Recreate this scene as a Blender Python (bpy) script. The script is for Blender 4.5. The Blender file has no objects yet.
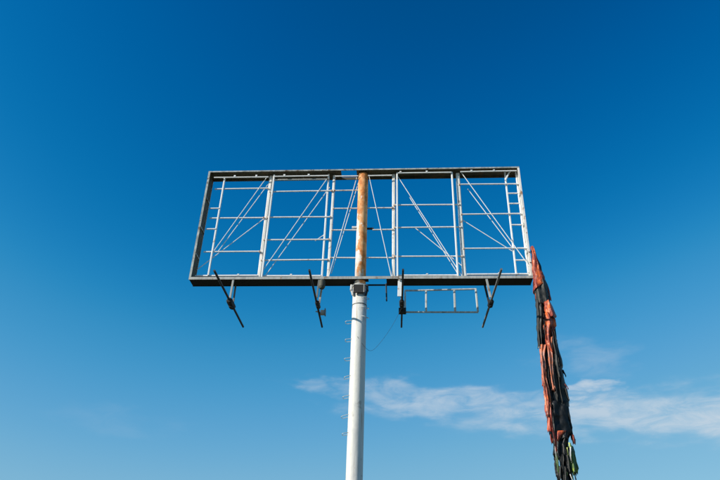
import bpy, math, random
from mathutils import Matrix, Vector, noise

sc = bpy.context.scene
COL = sc.collection
random.seed(11)

# ------------------------------------------------------------------ camera
def cam_matrix(loc, yaw, pitch, roll):
    f = Vector((math.sin(yaw)*math.cos(pitch), math.cos(yaw)*math.cos(pitch), math.sin(pitch)))
    r = Vector((math.cos(yaw), -math.sin(yaw), 0.0))
    u = r.cross(f)
    c, s = math.cos(roll), math.sin(roll)
    r, u = c*r + s*u, -s*r + c*u
    return Matrix(((r.x, u.x, -f.x, loc[0]), (r.y, u.y, -f.y, loc[1]), (r.z, u.z, -f.z, loc[2]), (0, 0, 0, 1)))
cam = bpy.data.cameras.new('camera')
cam_ob = bpy.data.objects.new('camera', cam)
COL.objects.link(cam_ob)
cam.sensor_width = 36.0
cam.lens = 36.0*650.98/720.0
cam.clip_start = 0.1
cam.clip_end = 20000
cam_ob.matrix_world = cam_matrix((1.5316, -20.1657, 1.6), -0.0755, 0.5518, 0.0317)
sc.camera = cam_ob

# ------------------------------------------------------------------ world: sky with thin cloud
SUN_EL, SUN_AZ = 26.0, -118.3          # azimuth measured from +Y, clockwise positive
world = bpy.data.worlds.new('World')
sc.world = world
world.use_nodes = True
NT = world.node_tree
N, L = NT.nodes, NT.links
for n in list(N):
    N.remove(n)
def nd(tree, kind, **kw):
    n = tree.nodes.new(kind)
    for k, v in kw.items():
        setattr(n, k, v)
    return n
def mth(tree, op, a, b=None, c=None, clamp=False):
    n = tree.nodes.new('ShaderNodeMath')
    n.operation = op
    n.use_clamp = clamp
    for i, v in enumerate((a, b, c)):
        if v is None:
            continue
        if isinstance(v, (int, float)):
            n.inputs[i].default_value = v
        else:
            tree.links.new(v, n.inputs[i])
    return n.outputs[0]
sky = nd(NT, 'ShaderNodeTexSky', sky_type='NISHITA', sun_disc=False)
sky.sun_elevation = math.radians(SUN_EL)
sky.sun_rotation = math.radians(SUN_AZ % 360)
sky.air_density, sky.dust_density, sky.ozone_density = 1.0, 0.1, 4.0
scale = nd(NT, 'ShaderNodeVectorMath', operation='SCALE')
scale.inputs['Scale'].default_value = 0.1
L.new(sky.outputs[0], scale.inputs[0])
grade = nd(NT, 'ShaderNodeRGBCurve')     # deep polarised blue of the photograph's film look
CURVES = (
    [(0.0, 0.0), (0.060, 0.0), (0.080, 0.006), (0.102, 0.038), (0.138, 0.100), (0.20, 0.185), (1.0, 0.70)],
    [(0.0, 0.0), (0.085, 0.056), (0.115, 0.100), (0.15, 0.164), (0.19, 0.250), (0.25, 0.328), (0.335, 0.405), (1.0, 0.72)],
    [(0.0, 0.0), (0.18, 0.200), (0.22, 0.286), (0.28, 0.388), (0.34, 0.480), (0.42, 0.555), (0.51, 0.585), (1.0, 0.74)],
)
for ci, pts in enumerate(CURVES):
    cv = grade.mapping.curves[ci]
    cv.points[0].location = pts[0]
    cv.points[1].location = pts[-1]
    for p in pts[1:-1]:
        cv.points.new(*p)
grade.mapping.update()
L.new(scale.outputs[0], grade.inputs['Color'])
# direction -> azimuth / elevation in degrees
tc = nd(NT, 'ShaderNodeTexCoord')
sep = nd(NT, 'ShaderNodeSeparateXYZ')
L.new(tc.outputs['Generated'], sep.inputs[0])
az = mth(NT, 'MULTIPLY', mth(NT, 'ARCTAN2', sep.outputs[0], sep.outputs[1]), 57.2958)
el = mth(NT, 'MULTIPLY', mth(NT, 'ARCSINE', sep.outputs[2]), 57.2958)
uv = nd(NT, 'ShaderNodeCombineXYZ')
L.new(mth(NT, 'MULTIPLY', az, 0.10), uv.inputs[0])
L.new(mth(NT, 'MULTIPLY', el, 0.30), uv.inputs[1])
n_warp = nd(NT, 'ShaderNodeTexNoise')
n_warp.inputs['Scale'].default_value = 2.4
n_warp.inputs['Detail'].default_value = 8
L.new(uv.outputs[0], n_warp.inputs['Vector'])
wsep = nd(NT, 'ShaderNodeSeparateColor')
L.new(n_warp.outputs['Color'], wsep.inputs[0])
azw = mth(NT, 'ADD', az, mth(NT, 'MULTIPLY', mth(NT, 'SUBTRACT', wsep.outputs[0], 0.5), 11.0))
elw = mth(NT, 'ADD', el, mth(NT, 'MULTIPLY', mth(NT, 'SUBTRACT', wsep.outputs[1], 0.5), 4.2))
# wisps: azimuth, elevation, half-width, half-height, thickness; they run on round the sky
WISPS = [(16.0, 16.3, 9.8, 1.4, .74), (24.5, 15.4, 5.5, 1.6, .82), (4.0, 17.6, 6.2, 1.15, .60), (-1.2, 18.3, 3.4, 1.1, .45),
         (-7.6, 18.6, 2.4, .7, .34), (16.6, 18.35, 1.6, .55, .78), (16.5, 20.8, 3.4, 1.5, .22), (-25, 14.4, 4.0, 1.1, .06),
         (38, 14.5, 9, 1.8, .55), (62, 17, 8, 1.5, .5), (95, 15, 12, 1.6, .55), (-58, 16, 9, 1.3, .4),
         (140, 18, 10, 1.8, .5), (-100, 15, 8, 1.4, .4), (180, 16, 11, 1.5, .5), (-150, 17, 10, 1.6, .5)]
total = None
for a0, e0, ra, re, st in WISPS:
    da = mth(NT, 'DIVIDE', mth(NT, 'SUBTRACT', azw, a0), ra)
    de = mth(NT, 'DIVIDE', mth(NT, 'SUBTRACT', elw, e0), re)
    q = mth(NT, 'ADD', mth(NT, 'MULTIPLY', da, da), mth(NT, 'MULTIPLY', de, de))
    g = mth(NT, 'MULTIPLY', mth(NT, 'EXPONENT', mth(NT, 'MULTIPLY', mth(NT, 'MULTIPLY', q, q), -0.8)), st)
    total = g if total is None else mth(NT, 'MAXIMUM', total, g)
n_fine = nd(NT, 'ShaderNodeTexNoise')
n_fine.inputs['Scale'].default_value = 3.0
n_fine.inputs['Detail'].default_value = 9
n_fine.inputs['Roughness'].default_value = 0.62
n_fine.inputs['Distortion'].default_value = 0.6
L.new(uv.outputs[0], n_fine.inputs['Vector'])
mr = nd(NT, 'ShaderNodeMapRange')
mr.inputs['From Min'].default_value = 0.34
mr.inputs['From Max'].default_value = 0.62
mr.inputs['To Min'].default_value = 0.28
mr.inputs['To Max'].default_value = 1.0
L.new(n_fine.outputs['Fac'], mr.inputs['Value'])
cfac = mth(NT, 'MULTIPLY', total, mr.outputs[0], clamp=True)
mixc = nd(NT, 'ShaderNodeMix', data_type='RGBA')
L.new(cfac, mixc.inputs['Factor'])
L.new(grade.outputs[0], mixc.inputs['A'])
mixc.inputs['B'].default_value = (0.53, 0.60, 0.67, 1)
back = nd(NT, 'ShaderNodeVectorMath', operation='SCALE')
back.inputs['Scale'].default_value = 10.0
L.new(mixc.outputs['Result'], back.inputs[0])
bg = nd(NT, 'ShaderNodeBackground')
bg.inputs['Strength'].default_value = 0.1
L.new(back.outputs[0], bg.inputs['Color'])
wo = nd(NT, 'ShaderNodeOutputWorld')
L.new(bg.outputs[0], wo.inputs['Surface'])

# ------------------------------------------------------------------ sun
sun = bpy.data.lights.new('sun', 'SUN')
sun.energy = 5.0
sun.angle = math.radians(0.5)
sun.color = (1.0, 0.93, 0.82)
sun_ob = bpy.data.objects.new('sun', sun)
COL.objects.link(sun_ob)
_e, _a = math.radians(SUN_EL), math.radians(SUN_AZ)
SUN_DIR = Vector((math.sin(_a)*math.cos(_e), math.cos(_a)*math.cos(_e), math.sin(_e)))
sun_ob.rotation_euler = SUN_DIR.to_track_quat('Z', 'Y').to_euler()
sun_ob.location = (-30, -20, 40)
sc.view_settings.view_transform = 'Standard'
sc.view_settings.look = 'None'
sc.view_settings.exposure = 0.18
sc.view_settings.gamma = 1.0
sc.view_settings.use_curve_mapping = False

# ------------------------------------------------------------------ materials
def new_mat(name):
    m = bpy.data.materials.new(name)
    m.use_nodes = True
    t = m.node_tree
    return m, t, t.nodes['Principled BSDF']
def coords(t, scale=(1, 1, 1)):
    # world position: copies that share a mesh still get their own wear
    g = t.nodes.new('ShaderNodeNewGeometry')
    mp = t.nodes.new('ShaderNodeMapping')
    mp.inputs['Scale'].default_value = scale
    t.links.new(g.outputs['Position'], mp.inputs['Vector'])
    return mp.outputs[0]
def noise_fac(t, vec, scale, detail=6, lo=0.4, hi=0.6, rough=0.6, dist=0.0):
    n = t.nodes.new('ShaderNodeTexNoise')
    n.inputs['Scale'].default_value = scale
    n.inputs['Detail'].default_value = detail
    n.inputs['Roughness'].default_value = rough
    n.inputs['Distortion'].default_value = dist
    t.links.new(vec, n.inputs['Vector'])
    m = t.nodes.new('ShaderNodeMapRange')
    m.interpolation_type = 'SMOOTHSTEP'
    m.inputs['From Min'].default_value = lo
    m.inputs['From Max'].default_value = hi
    t.links.new(n.outputs['Fac'], m.inputs['Value'])
    return m.outputs[0]
def mix(t, fac, a, b):
    m = t.nodes.new('ShaderNodeMix')
    m.data_type = 'RGBA'
    if isinstance(fac, (int, float)):
        m.inputs['Factor'].default_value = fac
    else:
        t.links.new(fac, m.inputs['Factor'])
    for s, v in (('A', a), ('B', b)):
        if isinstance(v, tuple):
            m.inputs[s].default_value = (*v, 1)
        else:
            t.links.new(v, m.inputs[s])
    return m.outputs['Result']
def bump(t, bsdf, h, strength=0.3, dist=0.01):
    b = t.nodes.new('ShaderNodeBump')
    b.inputs['Strength'].default_value = strength
    b.inputs['Distance'].default_value = dist
    t.links.new(h, b.inputs['Height'])
    t.links.new(b.outputs[0], bsdf.inputs['Normal'])
def worn(name, base, tint, rust, lo, hi, rough=0.55, metal=0.0, streak=(9, 9, 1.2)):
    m, t, b = new_mat(name)
    v = coords(t)
    vs = coords(t, streak)
    c = mix(t, noise_fac(t, vs, 1.0, lo=.35, hi=.7), base, tint)
    rf = noise_fac(t, v, 4.5, detail=8, lo=lo, hi=hi, dist=.4)
    c = mix(t, rf, c, rust)
    t.links.new(c, b.inputs['Base Color'])
    b.inputs['Roughness'].default_value = rough
    b.inputs['Metallic'].default_value = metal
    bump(t, b, rf, .25, .004)
    return m
M = {}
M['white_steel'] = worn('white_steel', (.81, .82, .81), (.68, .70, .70), (.42, .27, .17), .61, .76)
M['column_steel'] = worn('column_steel', (.82, .80, .76), (.66, .63, .58), (.38, .20, .10), .56, .70)
M['cleat_rust'] = worn('cleat_rust', (.66, .58, .52), (.55, .42, .33), (.34, .19, .10), .50, .64)
M['grey_lip'] = worn('grey_lip', (.44, .47, .45), (.20, .22, .20), (.12, .08, .045), .53, .66, rough=.6, streak=(5, 6, 4))
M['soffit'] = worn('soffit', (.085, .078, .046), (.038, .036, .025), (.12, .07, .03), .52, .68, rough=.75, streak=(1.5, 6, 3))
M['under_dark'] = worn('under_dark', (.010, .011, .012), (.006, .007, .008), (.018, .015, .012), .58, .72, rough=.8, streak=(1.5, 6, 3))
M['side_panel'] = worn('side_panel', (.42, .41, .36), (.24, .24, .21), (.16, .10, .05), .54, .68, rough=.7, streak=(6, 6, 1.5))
M['black_rod'] = worn('black_rod', (.012, .013, .015), (.024, .024, .025), (.045, .03, .022), .60, .75, rough=.6)
M['clamp_black'] = worn('clamp_black', (.008, .008, .009), (.014, .014, .015), (.03, .022, .018), .60, .75, rough=.7)
M['grey_rod'] = worn('grey_rod', (.16, .17, .17), (.09, .095, .10), (.10, .07, .05), .55, .7, rough=.6)  # near-black rod with its light put into the grey; shadow_band borrows it
M['hanger'] = worn('hanger', (.42, .43, .41), (.28, .29, .28), (.22, .13, .07), .56, .7)
M['olive_box'] = worn('olive_box', (.075, .08, .055), (.04, .042, .035), (.05, .04, .03), .5, .65, rough=.7)
M['dark_box'] = worn('dark_box', (.016, .014, .012), (.010, .009, .008), (.04, .025, .018), .5, .65, rough=.7)
M['cable'] = worn('cable', (.03, .03, .035), (.05, .05, .05), (.05, .05, .05), .6, .8)
M['rail_steel'] = worn('rail_steel', (.55, .58, .57), (.38, .41, .41), (.25, .22, .18), .54, .68)

def pole_paint():
    m, t, b = new_mat('pole_paint')
    v = coords(t)
    vs = coords(t, (7, 7, .35))
    c = mix(t, noise_fac(t, vs, 1.0, lo=.3, hi=.75), (.70, .69, .645), (.58, .575, .545))
    c = mix(t, noise_fac(t, v, 3.2, detail=9, lo=.60, hi=.70, dist=.3), c, (.44, .42, .38))
    c = mix(t, noise_fac(t, vs, 2.2, detail=8, lo=.55, hi=.72), c, (.47, .41, .33))
    c = mix(t, noise_fac(t, coords(t, (1, 1, .5)), 1.6, detail=8, lo=.52, hi=.66, dist=.6), c, (.56, .56, .54))
    c = mix(t, noise_fac(t, v, 16, detail=4, lo=.69, hi=.74), c, (.30, .22, .16))
    t.links.new(c, b.inputs['Base Color'])
    b.inputs['Roughness'].default_value = .6
    bump(t, b, noise_fac(t, v, 9, lo=.3, hi=.7), .15, .01)
    return m
M['pole_paint'] = pole_paint()
def pole_rust():
    m, t, b = new_mat('pole_rust')
    v = coords(t, (1, 1, .55))
    vf = coords(t)
    rust = mix(t, noise_fac(t, vf, 9, detail=8, lo=.35, hi=.65), (.70, .25, .055), (.46, .15, .035))
    rust = mix(t, noise_fac(t, v, 3.0, detail=6, lo=.42, hi=.62), rust, (.82, .45, .20))
    paint = mix(t, noise_fac(t, vf, 6, lo=.4, hi=.65), (.82, .79, .74), (.70, .60, .50))
    # rust is heaviest at the top, paint survives lower down
    g = t.nodes.new('ShaderNodeNewGeometry')
    s = t.nodes.new('ShaderNodeSeparateXYZ')
    t.links.new(g.outputs['Position'], s.inputs[0])
    hgt = mth(t, 'MULTIPLY_ADD', mth(t, 'SUBTRACT', s.outputs[2], 12.3), .05, .07)
    xx = mth(t, 'MULTIPLY', mth(t, 'SUBTRACT', s.outputs[0], .06), .75)
    n = t.nodes.new('ShaderNodeTexNoise')
    n.inputs['Scale'].default_value = 4.2
    n.inputs['Detail'].default_value = 8
    n.inputs['Roughness'].default_value = .65
    t.links.new(v, n.inputs['Vector'])
    q = mth(t, 'ADD', mth(t, 'ADD', n.outputs['Fac'], hgt), xx)
    r = t.nodes.new('ShaderNodeMapRange')
    r.interpolation_type = 'SMOOTHSTEP'
    r.inputs['From Min'].default_value = .50
    r.inputs['From Max'].default_value = .60
    t.links.new(q, r.inputs['Value'])
    c = mix(t, r.outputs[0], paint, rust)
    t.links.new(c, b.inputs['Base Color'])
    b.inputs['Roughness'].default_value = .8
    bump(t, b, r.outputs[0], .4, .008)
    return m
M['pole_rust'] = pole_rust()
def vinyl(name, a, bcol, ccol, lo=.42, hi=.6, rough=.38, lo2=.6, hi2=.68):
    m, t, b = new_mat(name)
    v = coords(t, (2.2, 2.2, .9))
    vf = coords(t)
    c = mix(t, noise_fac(t, v, 3.0, detail=7, lo=lo, hi=hi, dist=.8), a, bcol)
    c = mix(t, noise_fac(t, v, 5.0, detail=7, lo=lo2, hi=hi2, dist=1.2), c, ccol)
    t.links.new(c, b.inputs['Base Color'])
    b.inputs['Roughness'].default_value = rough
    b.inputs['Specular IOR Level'].default_value = .25
    bump(t, b, noise_fac(t, vf, 11, detail=8, lo=.3, hi=.7, dist=.5), .22, .02)
    return m
M['vinyl_orange'] = vinyl('vinyl_orange', (.74, .15, .04), (.26, .05, .035), (.82, .44, .28), lo=.36, hi=.54)
M['vinyl_pink'] = vinyl('vinyl_pink', (.46, .23, .18), (.60, .17, .07), (.12, .055, .06), lo2=.56, hi2=.66)
M['vinyl_grey'] = vinyl('vinyl_grey', (.050, .050, .046), (.026, .027, .027), (.12, .12, .105), rough=.5, lo2=.60, hi2=.72)
M['vinyl_black'] = vinyl('vinyl_black', (.005, .007, .009), (.012, .013, .014), (.05, .02, .02), rough=.45, lo2=.66, hi2=.74)
M['vinyl_red'] = vinyl('vinyl_red', (.40, .07, .04), (.26, .05, .04), (.08, .03, .03), rough=.45)
M['vinyl_green'] = vinyl('vinyl_green', (.06, .12, .022), (.025, .05, .018), (.26, .36, .06), rough=.45)
M['vinyl_lime'] = vinyl('vinyl_lime', (.58, .66, .22), (.38, .48, .12), (.75, .75, .55), rough=.45)
M['vinyl_white'] = vinyl('vinyl_white', (.66, .66, .64), (.45, .46, .47), (.25, .22, .26), rough=.45)
def ground_mat():
    m, t, b = new_mat('dry_ground')
    v = coords(t)
    c = mix(t, noise_fac(t, v, .25, detail=9, lo=.4, hi=.6), (.10, .085, .05), (.05, .065, .025))
    c = mix(t, noise_fac(t, v, 3.0, detail=7, lo=.5, hi=.7), c, (.14, .12, .08))
    t.links.new(c, b.inputs['Base Color'])
    b.inputs['Roughness'].default_value = .95
    bump(t, b, noise_fac(t, v, 6, detail=8, lo=.2, hi=.8), .6, .05)
    return m
M['ground'] = ground_mat()

# ------------------------------------------------------------------ mesh helpers
class MB:
    def __init__(self):
        self.v, self.f = [], []
    def add(self, vs, fs):
        o = len(self.v)
        self.v += [tuple(p) for p in vs]
        self.f += [tuple(i + o for i in f) for f in fs]
    def box(self, x0, x1, y0, y1, z0, z1):
        self.add([(x, y, z) for x in (x0, x1) for y in (y0, y1) for z in (z0, z1)],
                 [(0, 1, 3, 2), (4, 6, 7, 5), (0, 4, 5, 1), (2, 3, 7, 6), (0, 2, 6, 4), (1, 5, 7, 3)])
        return self
    def bar(self, a, b, w, h=None, side=Vector((0, 1, 0))):
        # rectangular bar from a to b, w across, h along `side`
        a, b = Vector(a), Vector(b)
        h = w if h is None else h
        d = (b - a).normalized()
        s = side - d*side.dot(d)
        if s.length < 1e-4:
            s = Vector((1, 0, 0)) - d*d.x
        s.normalize()
        q = d.cross(s)
        c = .18*min(w, h)                                  # small chamfer
        ring = [(w/2 - c, h/2), (w/2, h/2 - c), (w/2, -h/2 + c), (w/2 - c, -h/2), (-w/2 + c, -h/2), (-w/2, -h/2 + c), (-w/2, h/2 - c), (-w/2 + c, h/2)]
        vs = [p + q*i + s*j for p in (a, b) for i, j in ring]
        n = 8
        self.add(vs, [(k, (k+1) % n, n + (k+1) % n, n + k) for k in range(n)] + [tuple(range(n))[::-1], tuple(range(n, 2*n))])
        return self
    def tube(self, pts, r, n=8, cap=True):
        pts = [Vector(p) for p in pts]
        rs = r if isinstance(r, (list, tuple)) else [r]*len(pts)
        ref = Vector((0, 0, 1))
        if abs((pts[-1] - pts[0]).normalized().z) > .8:
            ref = Vector((0, 1, 0))
        rings = []
        for i, p in enumerate(pts):
            d = (pts[min(i+1, len(pts)-1)] - pts[max(i-1, 0)]).normalized()
            s = d.cross(ref)
            if s.length < 1e-4:
                s = d.cross(Vector((1, 0, 0)))
            s.normalize()
            u = s.cross(d)
            rings.append([p + (s*math.cos(2*math.pi*k/n) + u*math.sin(2*math.pi*k/n))*rs[i] for k in range(n)])
        vs = [v for ring in rings for v in ring]
        fs = [(i*n + k, i*n + (k+1) % n, (i+1)*n + (k+1) % n, (i+1)*n + k) for i in range(len(pts)-1) for k in range(n)]
        if cap:
            fs += [tuple(range(n))[::-1], tuple(range((len(pts)-1)*n, len(pts)*n))]
        self.add(vs, fs)
        return self
    def build(self, name, mat, parent=None, smooth=False, origin=None):
        me = bpy.data.meshes.new(name)
        o = Vector(origin) if origin is not None else Vector((0, 0, 0))
        me.from_pydata([tuple(Vector(p) - o) for p in self.v], [], self.f)
        me.materials.append(M[mat])
        if smooth:
            me.polygons.foreach_set('use_smooth', [True]*len(me.polygons))
        me.update()
        ob = bpy.data.objects.new(name, me)
        COL.objects.link(ob)
        if parent is not None:
            ob.parent = parent
            # parents sit at plain translations: keep world placement
            off = Vector((0, 0, 0))
            p = parent
            while p is not None:
                off += p.location
                p = p.parent
            ob.location = o - off
        else:
            ob.location = o
        return ob
def thing(name, label, cat, loc, group=None):
    e = bpy.data.objects.new(name, None)
    e.empty_display_size = .3
    COL.objects.link(e)
    e.location = loc
    e['label'], e['category'] = label, cat
    if group:
        e['group'] = group
    return e
def jit(s=.012):
    return random.uniform(-s, s)

# ------------------------------------------------------------------ ground
g = MB()
rad = [0, 6, 15, 40, 120, 400, 1500, 5000]
NSEG = 48
g.v.append((0, 0, 0))
for r in rad[1:]:
    for k in range(NSEG):
        a = 2*math.pi*k/NSEG
        x, y = r*math.cos(a), r*math.sin(a)
        g.v.append((x, y, 0.0 if r < 60 else .6*noise.noise(Vector((x*.01, y*.01, 0)))))
for k in range(NSEG):
    g.f.append((0, 1 + k, 1 + (k+1) % NSEG))
for i in range(len(rad)-2):
    for k in range(NSEG):
        a, b = 1 + i*NSEG, 1 + (i+1)*NSEG
        g.f.append((a + k, b + k, b + (k+1) % NSEG, a + (k+1) % NSEG))
gr = g.build('ground', 'ground')
gr['kind'] = 'structure'

# ------------------------------------------------------------------ billboard
PX, ZB, ZT, D = .06, 12.30, 17.11, .27          # pole x, frame bottom, frame top, half depth
bb = thing('billboard', 'bare steel billboard frame without its panels on a tall white pole', 'billboard', (PX, 0, 0))

# lower pole, slightly tapering, with step irons
prof = [(0.0, .262), (2.0, .260), (4.0, .258), (6.0, .255), (8.0, .252), (10.0, .250), (12.08, .247)]
NP = 40
pole = MB()
pole.tube([(PX, 0, z) for z, _ in prof], [r for _, r in prof], n=NP)
lower = pole.build('lower_pole', 'pole_paint', bb, smooth=False)
lower['label'] = 'round white painted lower pole with step irons'
for pl in lower.data.polygons:
    pl.use_smooth = len(pl.vertices) == 4
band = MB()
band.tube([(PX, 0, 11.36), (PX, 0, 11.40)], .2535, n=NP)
band.build('shadow_band', 'grey_rod', lower)  # slim dark ring stands in for a cast shadow line on the pole
foot = MB()
foot.tube([(PX, 0, -.1), (PX, 0, .03)], .55, n=NP)
foot.build('base_plate', 'grey_lip', lower)
def step_iron(z, ang, droop=0.0, length=.20, half=.12):
    # U shaped bar lying flat, both ends welded to the pole
    c, s = math.cos(ang), math.sin(ang)
    R = .24
    loc = [(R - .03, -half, 0), (R + length*.8, -half, -droop*.8), (R + length, -half*.75, -droop),
           (R + length, half*.75, -droop), (R + length*.8, half, -droop*.8), (R - .03, half, 0)]
    m = MB()
    m.tube([(PX + c*a - s*b, s*a + c*b, z + d) for a, b, d in loc], .009, n=6)
    return m.build('step_iron', 'rail_steel', lower, origin=(PX + c*R, s*R, z))
for z in (10.79, 10.13, 9.47, 8.86, 8.22, 7.61, 7.03):
    step_iron(z, math.pi + jit(.12), droop=.02 + abs(jit(.05)), length=.19 + jit(.03))
for z in (11.60, 11.26, 10.92):
    step_iron(z, math.radians(-38) + jit(.1), droop=.03 + abs(jit(.05)), length=.14)

# upper pole inside the frame
up = MB()
up.tube([(PX, 0, 12.10), (PX, 0, 13.5), (PX, 0, 15.0), (PX, 0, 16.95), (PX, 0, 17.05)], [.196, .195, .193, .19, .165], n=32)
upper = up.build('upper_pole', 'pole_rust', bb)
upper['label'] = 'narrower rusty upper pole with peeling cream paint'
for pl in upper.data.polygons:
    pl.use_smooth = len(pl.vertices) == 4
m = MB().bar((-.30, -.06, 14.55), (-.02, -.06, 14.55), .085)
m.build('clamp_bar', 'column_steel', upper)
m = MB().bar((.12, .02, 14.55), (.50, .02, 14.55), .07)
m.build('clamp_bar', 'dark_box', upper)

# collar where the two poles meet
m = MB().tube([(PX, 0, 12.08), (PX, 0, 12.14)], .275, n=32)
collar = m.build('collar', 'hanger', bb)
MB().box(-.14, .25, -.345, -.285, 11.74, 12.03).build('collar_plate', 'dark_box', collar)
MB().box(.205, .235, -.36, -.348, 11.74, 12.05).build('strap', 'hanger', collar)
MB().box(-.16, .26, -.352, -.30, 12.033, 12.05).build('plate_edge', 'hanger', collar)
for xa, xb, mt in ((-.215, -.165, 'pole_paint'), (.325, .285, 'dark_box')):
    m = MB()
    m.bar((xa, -.22, 12.06), (xa - .01*(1 if xa < 0 else -1), -.22, 11.86), .075, .16)
    m.bar((xa, -.215, 11.87), (xb, -.20, 11.70), .06, .12)
    m.build('gusset', mt, collar)

# perimeter frame -------------------------------------------------------------
def panel(parent, name, mat, x0, x1, y0, y1, z0, z1):
    return MB().box(x0, x1, y0, y1, z0, z1).build(name, mat, parent, origin=((x0+x1)/2, (y0+y1)/2, (z0+z1)/2))
top = MB()
top.box(-6.0, 6.0, -D, -D + .02, 17.055, ZT)
top_beam = top.build('top_beam', 'grey_lip', bb)
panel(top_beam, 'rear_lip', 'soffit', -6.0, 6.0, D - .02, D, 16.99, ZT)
k_ = 0
for a, b in ((-5.99, -3.602), (-3.60, -2.292), (-2.29, -.80), (-.20, 1.288), (1.29, 2.608), (2.61, 3.758), (3.76, 5.99)):
    z = 17.082 + .010*((k_ := k_ + 1) % 2)
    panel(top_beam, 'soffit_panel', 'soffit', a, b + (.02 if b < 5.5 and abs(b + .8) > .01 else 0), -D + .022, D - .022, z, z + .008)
bot = MB()
bot.box(-6.0, 6.0, -D, -D + .02, ZB, ZB + .10)
bottom_beam = bot.build('bottom_beam', 'hanger', bb)
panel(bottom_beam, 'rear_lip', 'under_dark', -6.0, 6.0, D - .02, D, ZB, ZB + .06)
k_ = 0
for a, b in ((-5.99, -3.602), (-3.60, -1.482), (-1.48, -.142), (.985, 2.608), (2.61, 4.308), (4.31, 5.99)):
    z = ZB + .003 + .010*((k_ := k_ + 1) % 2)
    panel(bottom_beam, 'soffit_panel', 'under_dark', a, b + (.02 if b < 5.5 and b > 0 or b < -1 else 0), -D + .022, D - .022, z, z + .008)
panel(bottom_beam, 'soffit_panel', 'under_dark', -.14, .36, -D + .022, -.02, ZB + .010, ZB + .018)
m = MB().bar((.965, D - .05, ZB + .06), (.985, D - .05, 11.68), .05)
m.build('broken_stub', 'black_rod', bottom_beam)
for sx in (-1, 1):
    s = MB()
    a, b = sorted((sx*6.0, sx*5.925))
    s.box(a, b, -D, -D + .02, ZB + .102, 17.053)
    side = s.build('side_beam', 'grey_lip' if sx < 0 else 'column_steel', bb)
    a, b = sorted((sx*5.925, sx*5.93))
    zs = [ZB + .02, 13.4, 14.55, 15.9, 17.08]
    for z0, z1 in zip(zs, zs[1:]):
        o = jit(.003)
        xa, xb = sorted((sx*(5.955 + o), sx*(5.963 + o)))
        panel(side, 'side_panel', 'soffit' if sx < 0 else 'column_steel', xa, xb, -D + .022, D - .022, z0 + .001, z1 - .001)  # left panels darker: the shade on their inner face is put into the colour
    xa, xb = sorted((sx*5.93, sx*6.0))
    panel(side, 'rear_lip', 'side_panel', xa, xb, D - .02, D, ZB + .102, 16.985)
    for z in zs[1:-1]:
        xa, xb = sorted((sx*5.915, sx*5.952))
        panel(side, 'seam_strap', 'grey_lip', xa, xb, -D + .03, D - .03, z - .02, z + .02)

# lattice ---------------------------------------------------------------------
def member(name, a, b, w, mat, y=0.0, h=None, parent=bb, yb=None):
    a = Vector((a[0], y, a[1])); b = Vector((b[0], y if yb is None else yb, b[1]))
    m = MB(); m.bar(a, b, w, h)
    return m.build(name, mat, parent, origin=(a + b)/2)
# main columns
for x, w, tx, tw in ((-3.555, .125, -3.425, .062), (-1.085, .095, -1.30, .068), (1.23, .115, 1.37, .062), (3.70, .14, 3.465, .066)):
    member('column', (x, 12.32), (x + jit(.01), 17.02), w, 'column_steel', 0.02)
    member('panel_stile', (tx, 12.43), (tx + jit(.01), 17.06 if tx == -1.30 else 16.99), tw, 'white_steel', -.03 if tx == -1.30 else -.125)
# horizontal top and bottom runners of each panel
for a, b, z in ((-5.77, -3.62, 16.97), (-3.40, -1.27, 16.98), (-1.03, -.13, 16.95), (.25, 1.17, 16.95), (1.40, 3.44, 17.06), (3.78, 5.90, 17.08)):
    member('runner', (a, z - .12), (b, z - .12 + jit(.01)), .045, 'white_steel', -.19)
for a, b, z in ((-5.86, -3.62, 12.56), (-3.39, -1.34, 12.545), (1.40, 3.43, 12.54), (3.78, 5.90, 12.57)):
    member('runner', (a, z), (b, z + jit(.006)), .06, 'white_steel', -.05)
# little lugs along the runners
for x, z in ((-4.95, 16.97), (-4.10, 16.97), (-3.0, 16.98), (-2.05, 16.98), (1.50, 17.06), (2.50, 17.06), (4.20, 17.08), (5.05, 17.08),
             (-4.3, 12.56), (-2.4, 12.545), (2.4, 12.54), (4.9, 12.57)):
    if z > 15:
        panel(bb, 'lug', 'white_steel', x - .035, x + .035, -.225, -.17, z - .105, z - .04)
    else:
        panel(bb, 'lug', 'white_steel', x - .035, x + .035, -.09, -.05, z + .02, z + .06)
# rails
RAILS = [(-5.70, -3.60, 16.38, -.03), (-5.70, -3.60, 15.025, -.03), (-5.70, -3.60, 13.545, -.03),
         (-3.42, -1.28, 16.795, -.02), (-3.55, -1.10, 16.23, -.02), (-3.52, -1.10, 15.04, -.02), (-3.55, -1.10, 14.05, -.02), (-3.55, -1.10, 13.19, -.02),
         (-1.06, -.12, 16.26, 0), (-1.06, -.12, 15.425, 0), (-1.06, -.12, 14.46, 0), (-1.06, -.12, 13.28, 0),
         (.23, 1.22, 15.43, 0), (.46, 1.22, 14.46, 0), (.24, 1.22, 13.27, 0),
         (1.24, 3.70, 15.53, -.02), (1.24, 3.70, 14.53, -.02), (1.24, 3.70, 13.305, -.02),
         (3.70, 5.95, 16.45, -.02), (3.70, 5.95, 15.09, -.02), (3.70, 5.95, 13.62, -.02)]
for a, b, z, y in RAILS:
    narrow = b - a < 1.2
    o = member('rail', (a, z + jit(.008)), (b, z + jit(.008)), .042 if narrow else .046, 'column_steel' if narrow else 'white_steel', y - .045)
for a, b, z, y in RAILS:
    for xe, cx in ((a, .03), (b, -.03)):
        if abs(xe) > 5.6 or (-.2 < xe < .5):
            continue
        w = random.uniform(.018, .034)
        panel(bb, 'weld_cleat', 'cleat_rust', xe + cx - w, xe + cx + w, y - .078, y - .015, z - random.uniform(.022, .036), z + random.uniform(.02, .034))
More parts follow.
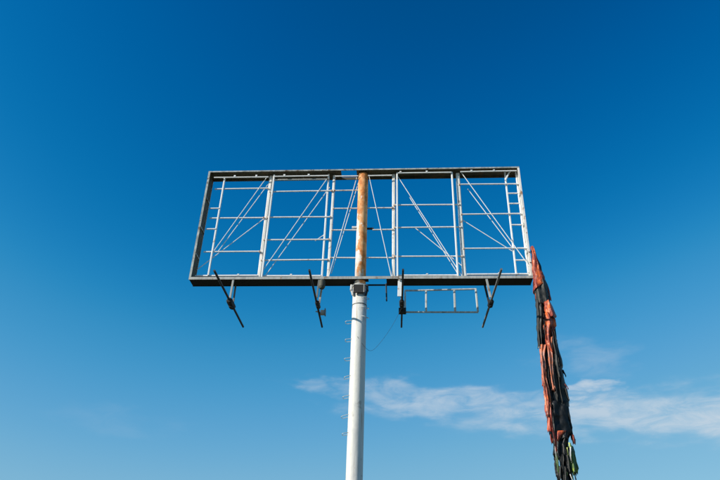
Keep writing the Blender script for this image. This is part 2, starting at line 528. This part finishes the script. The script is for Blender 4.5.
# diagonals: front and rear rods of each bay (traced end heights belong to the middle plane)
def diag(a, b, y, w=.024):
    k = .55*y
    member('brace', (a[0], a[1] + k), (b[0], b[1] + k), w, 'white_steel', y)
for a, b, y in (((-3.70, 16.97), (-5.40, 13.45), -.10), ((-3.66, 16.68), (-5.24, 13.58), .10), ((-3.60, 15.09), (-5.88, 12.84), .06),
                ((-1.33, 16.86), (-3.45, 12.74), -.10), ((-1.24, 16.47), (-3.42, 12.47), .10), ((-1.27, 14.33), (-1.64, 14.03), 0),
                ((-.19, 16.88), (-1.06, 12.50), -.08), ((-.12, 16.72), (-.99, 12.66), .08),
                ((.27, 17.02), (1.17, 12.44), -.08),
                ((1.39, 16.91), (3.62, 12.52), -.10), ((1.83, 15.96), (3.47, 12.66), .10), ((2.03, 14.55), (3.66, 12.93), .04),
                ((3.80, 17.10), (5.95, 12.91), -.10), ((4.05, 16.30), (5.46, 13.71), .10), ((3.72, 14.92), (5.52, 13.48), .04)):
    diag(a, b, y)
# access ladders let into the two ends
def ladder(xa, xb, zs, inner_first, ends):
    yy, dz = (-.10, -.05) if inner_first else (0, 0)
    m = MB().bar((xa, yy, ends[0]), (xa, yy, ends[1] + dz), .062)
    lad = m.build('ladder_stile', 'white_steel', bb)
    if not inner_first:
        MB().bar((xb, 0, ends[0] + .1), (xb, 0, ends[1] + .05), .062).build('ladder_stile', 'white_steel', bb)
    for z in zs:
        if inner_first:
            MB().bar((xb, -.13, z - .06), (xa, -.13, z - .06 + jit(.006)), .045).build('ladder_rung', 'white_steel', bb)
            continue
        MB().bar((min(xa, xb) + .02, -.02, z), (max(xa, xb) - .02, -.02, z + jit(.006)), .045).build('ladder_rung', 'white_steel', bb)
ladder(5.49, 5.91, (16.04, 15.575, 14.635, 13.15), False, (12.55, 17.05))
ladder(-5.37, -5.74, (15.49, 14.56), True, (12.55, 16.97))
member('brace', (5.69, 17.10), (5.46, 16.60), .055, 'white_steel', -.08)

# ------------------------------------------------------------------ lamp arms under the frame
ZR = 11.55
def lamp_arm(x, label, mat, x_far):
    t = thing('lamp_arm', label, 'lamp arm', (x, 0, ZR), 'lamp arms under the billboard')
    MB().bar((x, -2.26, ZR), (x_far, 2.12, ZR), .064).build('arm_rod', mat, t)
    return t
def clamp(t, x, y0, y1, w=.10, z0=-.14, z1=.10):
    m = MB()
    zc, e = ZR + (z0 + z1)/2, .06
    m.tube([(x, y0, zc), (x, y0 + e, zc), (x, y1 - e, zc), (x, y1, zc)], [w*.75, w*1.15, w*1.15, w*.7], n=8)
    m.box(x - w*.5, x + w*.5, (y0 + y1)/2 - .07, (y0 + y1)/2 + .07, zc - w*1.45, zc + w*1.3)
    return m.build('clamp_box', 'clamp_black', t)
a1 = lamp_arm(-4.46, 'black lamp arm under the leftmost bay, the one leaning most in view', 'black_rod', -4.46)
MB().bar((-4.40, -D + .035, ZB + .015), (-4.42, -D + .035, ZR + .04), .07, .03).build('hanger', 'hanger', a1)
MB().bar((-4.42, D - .05, ZB + .02), (-4.42, D - .05, ZR + .04), .06, .03).build('hanger', 'grey_rod', a1)
clamp(a1, -4.46, -.20, .42)
a2 = lamp_arm(-1.40, 'black lamp arm with an olive box and torn fixture, left of the pole', 'black_rod', -1.47)
MB().bar((-1.30, D - .06, ZB + .02), (-1.37, D - .06, ZR), .07, .04).build('hanger', 'hanger', a2)
MB().bar((-1.36, -D + .035, ZB + .015), (-1.40, -D + .035, ZR + .04), .06, .03).build('hanger', 'grey_rod', a2)
m = MB()
m.tube([(-1.25, -.22, 12.29), (-1.25, -.22, 12.25), (-1.25, -.22, 12.02), (-1.25, -.22, 11.95)], [.07, .11, .115, .08], n=16)
m.build('junction_box', 'olive_box', a2)
clamp(a2, -1.41, -.05, .45, w=.07)
m = MB(); m.box(-1.40, -1.25, .86, 1.00, ZR - .05, ZR + .10)
jb = m.build('fixture_stub', 'hanger', a2)
MB().box(-1.247, -1.215, .82, 1.02, ZR - .08, ZR + .15).build('fixture_plate', 'grey_rod', jb)
MB().bar((-1.42, .9, ZR), (-1.3, .9, ZR + .02), .05).build('fixture_bracket', 'grey_rod', a2)
MB().bar((-1.56, .82, ZR + .02), (-1.44, .82, ZR), .04).build('fixture_bracket', 'hanger', a2)
a3 = lamp_arm(1.56, 'black lamp arm with a white hanger plate, right of the pole', 'black_rod', 1.49)
MB().bar((1.30, -D + .03, ZB + .12), (1.46, -D + .03, ZB - .06), .06, .03).build('hanger', 'hanger', a3)
MB().bar((1.46, -.20, ZB + .0), (1.44, -.20, ZR + .10), .15, .03).build('hanger', 'white_steel', a3)
MB().bar((1.49, D - .05, ZB + .02), (1.50, D - .05, ZR + .03), .06, .03).build('hanger', 'grey_rod', a3)
clamp(a3, 1.51, -.12, .36, w=.075)
m = MB(); m.box(1.40, 1.66, .68, .86, ZR - .08, ZR + .10)
m.build('lamp_box', 'clamp_black', a3)
a4 = lamp_arm(4.61, 'lit-grey lamp arm under the right end, nearest the torn banner', 'grey_rod', 4.47)  # near-black rod; the light falling on it is put into the grey
MB().bar((4.42, -D + .035, ZB + .015), (4.50, -D + .035, ZR + .04), .075, .03).build('hanger', 'hanger', a4)
MB().bar((4.40, D - .05, ZB + .02), (4.50, D - .05, ZR + .04), .07, .03).build('hanger', 'black_rod', a4)
clamp(a4, 4.54, -.10, .34, w=.085)

# ------------------------------------------------------------------ broken guard rail on the arms
rail = thing('guard_rail', 'pale broken guard rail of three bays hanging below the frame', 'guard rail', (1.62, .9, ZR))
for a, b in (((1.62, 12.44), (2.05, 12.44)), ((2.05, 12.44), (4.17, 12.49))):
    member('top_rail', a, b, .055, 'rail_steel', .9, parent=rail)
member('bottom_rail', (1.60, 11.58), (4.20, 11.575), .055, 'rail_steel', .9, parent=rail)
for xa, xb, w in ((1.63, 1.63, .06), (2.39, 2.37, .065), (3.40, 3.39, .075), (4.17, 4.185, .07)):
    member('post', (xa, 12.50 if xa > 4 else 12.42), (xb, 11.60), w, 'rail_steel', .9, parent=rail)
MB().bar((1.57, .9, ZR + .03), (1.57, .9, ZR + .30), .05).build('foot_bracket', 'rail_steel', rail)

# ------------------------------------------------------------------ loose cable
pts = []
A, B = Vector((1.50, .30, 11.44)), Vector((.02, -.262, 10.15))
for i in range(29):
    t = i/28
    p = A.lerp(B, t)
    p.z -= 1.15*math.sin(math.pi*t**1.15)*(.55 + .45*t)*.95
    p.x += .04*math.sin(t*9)
    pts.append(p)
m = MB(); m.tube(pts, .0045, n=6)
cb = m.build('cable', 'cable', origin=A)
cb['label'], cb['category'] = 'thin black cable sagging from the white pole', 'cable'
# ------------------------------------------------------------------ torn banner
STRIPS = {
    'orange_top': [(13.60, 6.03, 6.09), (13.52, 6.04, 6.13), (13.19, 6.03, 6.18), (12.87, 6.01, 6.25), (12.51, 5.99, 6.31), (12.2, 5.97, 6.36), (11.89, 5.95, 6.37)],
    'shade_strip': [(13.45, 6.13, 6.15), (13.19, 6.14, 6.19), (12.87, 6.18, 6.265), (12.5, 6.22, 6.33), (12.22, 6.27, 6.385)],
    'dark_sheath': [(12.39, 6.03, 6.36), (12.16, 6.0, 6.42), (11.93, 5.97, 6.44), (11.66, 5.98, 6.46), (11.4, 5.97, 6.41)],
    'red_edge': [(12.2, 6.34, 6.43), (11.93, 6.38, 6.48), (11.57, 6.38, 6.51)],
    'dark_left': [(11.55, 5.98, 6.21), (10.82, 5.92, 6.11), (10.28, 5.87, 6.03), (9.84, 5.84, 5.97)],
    'orange_a': [(11.44, 6.23, 6.4), (11.25, 6.2, 6.49), (11.11, 6.21, 6.52), (10.94, 6.21, 6.57), (10.85, 6.25, 6.51)],
    'orange_b': [(11.03, 6.14, 6.37), (10.82, 6.11, 6.5), (10.6, 6.09, 6.51), (10.46, 6.09, 6.43), (10.17, 6.07, 6.37), (9.89, 6.08, 6.34), (9.65, 6.2, 6.31)],
    'dark_right': [(10.89, 6.32, 6.53), (10.46, 6.3, 6.49), (10.1, 6.29, 6.49), (9.76, 6.24, 6.53), (9.48, 6.21, 6.57), (9.28, 6.18, 6.58), (9.22, 6.19, 6.53), (8.89, 6.17, 6.54), (8.59, 6.13, 6.56), (8.27, 6.09, 6.58), (8.02, 6.07, 6.57), (7.92, 6.14, 6.52)],
    'pink_left': [(9.93, 5.9, 6.14), (9.59, 5.87, 6.03), (9.08, 5.85, 5.99), (8.59, 5.85, 6.01), (8.27, 5.83, 6.01), (7.95, 5.82, 6.02), (7.66, 5.82, 5.97)],
    'pink_mid': [(10.17, 6.1, 6.36), (9.69, 6.11, 6.28), (9.25, 6.09, 6.21), (8.82, 6.1, 6.2), (8.46, 6.1, 6.18)],
    'core_upper': [(11.7, 6.02, 6.45), (10.82, 5.95, 6.47), (9.93, 5.94, 6.42), (9.08, 5.91, 6.38), (8.27, 5.88, 6.46), (7.64, 5.89, 6.46)],
    'black_body': [(8.11, 5.95, 6.56), (7.79, 5.9, 6.53), (7.49, 5.87, 6.53), (7.19, 5.88, 6.55), (6.97, 5.93, 6.4)],
    'orange_low': [(7.61, 5.86, 5.96), (7.33, 5.83, 5.97), (7.17, 5.82, 5.96)],
    'strand': [(7.99, 6.46, 6.57), (7.49, 6.47, 6.56), (7.13, 6.51, 6.59), (6.98, 6.51, 6.62)],
    'strand_tip': [(7.11, 6.52, 6.6), (6.95, 6.52, 6.62), (6.85, 6.53, 6.59)],
    'orange_tri': [(7.19, 6.06, 6.33), (7.07, 6.05, 6.21), (6.90, 6.06, 6.08)],
    'black_lower': [(7.19, 6.0, 6.49), (6.88, 5.96, 6.39), (6.54, 5.92, 6.37), (6.36, 5.94, 6.38)],
    'tatter_left': [(7.21, 5.95, 6.06), (6.97, 5.93, 6.05), (6.53, 5.91, 6.05)],
    'green': [(6.77, 6.35, 6.49), (6.59, 6.31, 6.53), (6.37, 6.28, 6.55), (6.13, 6.26, 6.59), (6.02, 6.3, 6.52)],
    'lime': [(6.86, 6.37, 6.44), (6.71, 6.38, 6.45), (6.6, 6.41, 6.47)],
    'left_low': [(6.47, 5.94, 6.03), (6.16, 5.92, 6.03), (5.93, 5.92, 6.01)],
    'core_low': [(6.75, 6.03, 6.40), (6.45, 6.06, 6.34), (6.17, 6.12, 6.32), (5.74, 6.16, 6.34), (5.33, 6.15, 6.34), (4.87, 6.10, 6.36), (4.4, 6.12, 6.26)],
}
banner = thing('torn_banner', 'torn twisted banner of orange and black vinyl hanging from the right end', 'banner', (6.1, 0, 13.6))
BSHIFT = Vector((0, -.24, -.13))
def tri(x):                                           # sharp-creased fold profile
    x = x % 1.0
    return 1.25*(4*abs(x - .5) - 1)
CRUMPLE = .034
def strip(rows, mat, y0, bulge, folds=2.0, amp=.03, ragged=.04, seed=0, name='banner_strip', slant=0.0, nu=20):
    rnd = random.Random(seed*17 + 3)
    ph, dr = rnd.uniform(0, 6.28), rnd.uniform(-1.2, 1.2)
    H = rows[0][0] - rows[-1][0]
    nv = max(8, int(H/.035))
    vs, fs = [], []
    for j in range(nv + 1):
        t = j/nv
        z = rows[0][0] - H*t
        k = 0
        while k < len(rows) - 2 and z < rows[k+1][0]:
            k += 1
        za, la, ra = rows[k]
        zb, lb, rb = rows[k+1]
        s = (za - z)/max(1e-6, za - zb)
        xl, xr = la + (lb - la)*s, ra + (rb - ra)*s
        for i in range(nu + 1):
            u = i/nu
            nz = noise.fractal(Vector((u*2.0 + seed*3.1, z*1.3, seed*1.7)), 1.0, 2.0, 3)
            xx = xl + (xr - xl)*u + nz*.024*(1 if 0 < i < nu else 1.3) + .010*math.sin(z*6.5 + seed)
            cr = noise.noise(Vector((xx*6 + z*2.2 + seed, z*2.6 - xx*2, seed*2.3)))
            cr2 = noise.noise(Vector((xx*16 - z*6, z*11, seed*1.3 + 5)))
            crumple = .9*(.5 - abs(cr))*2 + .10*(.5 - abs(cr2))*2
            if i in (0, nu):
                xx += .030*noise.noise(Vector((seed*4.1 + i, z*4.0, 2.0))) + .010*noise.noise(Vector((seed*2.1 + i, z*14.0, 7.0)))
            cyl = math.sqrt(max(0, 1 - (2*u - 1)**2))
            yy = y0 - bulge*cyl + amp*tri(folds*u + ph + dr*z*.2) + nz*amp*1.6 - crumple*CRUMPLE*min(1.0, 3*(xr - xl))
            zz = z
            if j == nv:
                zz -= rnd.uniform(-.6, 1.0)*ragged
            zz += slant*u*max(0, t - .55)/.45
            vs.append((xx, yy, zz))
    n = nu + 1
    for j in range(nv):
        for i in range(nu):
            fs.append((j*n + i, j*n + i + 1, (j+1)*n + i + 1, (j+1)*n + i))
    vs = [tuple(Vector(p) + BSHIFT) for p in vs]
    m = MB(); m.add(vs, fs)
    o = m.build(name, mat, banner, smooth=True, origin=vs[n//2])
    md = o.modifiers.new('thickness', 'SOLIDIFY')
    md.thickness = .006
    md.offset = 0
    return o
def S(key, *a, **k):
    return strip(STRIPS[key], *a, **k)
# core and rear sheaths give the bundle its body
S('core_upper', 'vinyl_black', .02, .10, 3, .04, .1, 1)
S('core_low', 'vinyl_black', -.02, .10, 3, .05, .25, 2)
S('core_upper', 'vinyl_grey', .06, -.16, 2.5, .04, .1, 3)
S('core_low', 'vinyl_black', .04, -.14, 3.5, .05, .25, 4)
S('black_body', 'vinyl_black', .06, -.16, 2.5, .03, .1, 5)
S('dark_right', 'vinyl_black', .04, -.12, 2, .03, .1, 6)
S('dark_sheath', 'vinyl_grey', .04, -.15, 2, .03, .05, 7)
S('orange_top', 'vinyl_red', .02, -.12, 1, .01, .05, 8)
# straps that still hold the cloth to the end of the frame
for z, w in ((13.28, .14), (12.86, .20)):
    m = MB()
    m.tube([(5.94, -.285, z + .05), (6.02, -.33, z + .02), (6.02 + w*.5, -.46, z - .02), (6.02 + w, -.40, z - .02), (6.02 + w, -.28, z), (6.006, -.20, z + .05)], .011, n=6)
    m.build('tie_strap', 'vinyl_black', banner)
# front pieces, top to bottom
S('orange_top', 'vinyl_orange', -.06, .17, 1.0, .018, .03, 9, slant=.34)['label'] = 'bright orange top fold clinging to the frame'
S('dark_sheath', 'vinyl_grey', -.03, .15, 2.2, .022, .02, 10)
S('shade_strip', 'vinyl_black', -.12, .04, .7, .015, .03, 31, nu=6)  # black strip paints the shaded right side of the orange fold
S('red_edge', 'vinyl_red', -.02, .05, .5, .01, .03, 11)
S('dark_left', 'vinyl_grey', -.10, .09, 2.2, .028, .02, 12)
MB().box(5.845, 5.97, -.45, -.41, 9.70, 9.72).build('white_hem', 'vinyl_white', banner)
S('orange_b', 'vinyl_orange', -.12, .13, 1.6, .045, .05, 13)
S('orange_a', 'vinyl_orange', -.16, .14, 1.5, .04, .04, 14)
S('dark_right', 'vinyl_grey', -.02, .12, 1.8, .025, .05, 15)
S('pink_mid', 'vinyl_pink', -.16, .06, 1.4, .03, .1, 16)
S('pink_left', 'vinyl_pink', -.14, .06, 1.8, .03, .08, 17)
strip([(9.35, 5.87, 5.93), (8.59, 5.86, 5.95), (8.0, 5.85, 5.93), (7.75, 5.86, 5.89)], 'vinyl_orange', -.19, .04, 1.2, .03, .1, 18, nu=8)
S('black_body', 'vinyl_black', -.06, .13, 2.0, .025, .05, 19)
S('orange_low', 'vinyl_orange', -.15, .05, .8, .015, .03, 20)
S('strand', 'vinyl_black', -.04, .03, .6, .01, .02, 21, nu=6)
S('strand_tip', 'vinyl_red', -.06, .04, .6, .01, .04, 22, nu=6)
S('orange_tri', 'vinyl_orange', -.21, .03, .8, .012, .04, 23)
S('black_lower', 'vinyl_black', -.07, .10, 2.5, .035, .18, 24)
S('tatter_left', 'vinyl_black', -.10, .04, 1.0, .02, .12, 25, nu=6)
S('green', 'vinyl_green', -.12, .07, 1.5, .03, .14, 26)
S('lime', 'vinyl_lime', -.15, .02, .6, .01, .05, 27, nu=6)
S('left_low', 'vinyl_black', -.10, .03, .8, .015, .12, 28, nu=6)
rt = random.Random(5)
for k in range(13):
    z0 = rt.uniform(7.9, 11.4)
    ln = rt.uniform(.6, 1.5)
    f = (11.5 - z0)/4.0
    cx = rt.uniform(5.98 - .08*f, 6.40 + .08*f)
    w = rt.uniform(.025, .075)
    dx = rt.uniform(-.05, .06)
    pool = ['vinyl_black']*5 + ['vinyl_grey']*3 + (['vinyl_pink']*3 + ['vinyl_orange']*2 + ['vinyl_red']*2 if cx < 6.08 else ['vinyl_grey', 'vinyl_black'])
    rows = [(z0, cx - w*.1, cx + w*.15), (z0 - ln*.25, cx - w*.45, cx + w*.5), (z0 - ln*.6, cx - w*.6 + dx*.4, cx + w*.6 + dx*.4), (z0 - ln, cx - w*.2 + dx, cx + w*.3 + dx)]
    strip(rows, rt.choice(pool), rt.uniform(-.25, -.17), .03, .9, .025, .08, 140 + k, nu=6, name='tatter')
for k in range(56):
    z0 = rt.uniform(5.0, 6.75)
    ln = rt.uniform(.25, .75)
    f = (6.6 - z0)/2.0
    cx = rt.uniform(5.97 + .02*f, 6.42 + .12*f)
    w = rt.uniform(.025, .075)
    dx = rt.uniform(-.05, .08)
    mat = rt.choice(['vinyl_black']*5 + ['vinyl_grey']*3 + ['vinyl_green']*2 + ['vinyl_white', 'vinyl_lime', 'vinyl_white', 'vinyl_white'])
    if mat in ('vinyl_white', 'vinyl_lime'):
        w *= .55; ln *= .6
    rows = [(z0, cx - w*.5, cx + w*.5), (z0 - ln*.5, cx - w*.6 + dx*.5, cx + w*.6 + dx*.5), (z0 - ln, cx - w*.2 + dx, cx + w*.25 + dx)]
    strip(rows, mat, rt.uniform(-.24, -.12), .02, .8, .02, .1, 40 + k, nu=5, name='tatter')
EDGE = [(12.2, 5.97, 6.40), (11.4, 5.97, 6.45), (10.5, 5.92, 6.50), (9.6, 5.87, 6.54), (8.6, 5.84, 6.56), (7.4, 5.85, 6.55), (6.9, 5.95, 6.45), (6.0, 5.98, 6.50)]
for k in range(18):                                   # small flaps and frayed ends along both edges
    z0 = rt.uniform(6.2, 11.9)
    i = max(j for j in range(len(EDGE) - 1) if EDGE[j][0] >= z0)
    q = (EDGE[i][0] - z0)/(EDGE[i][0] - EDGE[i+1][0])
    sd = rt.choice((1, 2))
    ex = EDGE[i][sd] + (EDGE[i+1][sd] - EDGE[i][sd])*q
    out = 1 if sd == 2 else -1
    w, ln = rt.uniform(.03, .09), rt.uniform(.12, .42)
    tip = out*rt.uniform(.0, .055)
    mat = rt.choice(['vinyl_black', 'vinyl_grey', 'vinyl_black', 'vinyl_red'] if sd == 2 else ['vinyl_orange', 'vinyl_grey', 'vinyl_pink', 'vinyl_black', 'vinyl_red'])
    ex -= out*w*.6
    rows = [(z0, ex - w*.5, ex + w*.5), (z0 - ln*.5, ex - w*.5 + tip*.6, ex + w*.5 + tip*.6), (z0 - ln, ex - w*.06 + tip*1.3, ex + w*.10 + tip*1.3)]
    strip(rows, mat, rt.uniform(-.16, .02), .02, .7, .02, .05, 200 + k, nu=5, name='tatter')
for k in range(14):
    z0 = rt.uniform(4.9, 11.0)
    ln = rt.uniform(.3, .9)
    cx = rt.uniform(6.0, 6.4)
    w = rt.uniform(.04, .12)
    rows = [(z0, cx - w*.5, cx + w*.5), (z0 - ln, cx - w*.3, cx + w*.3)]
    strip(rows, rt.choice(['vinyl_black', 'vinyl_grey', 'vinyl_red']), rt.uniform(.14, .22), -.02, .8, .02, .1, 90 + k, nu=5, name='tatter')
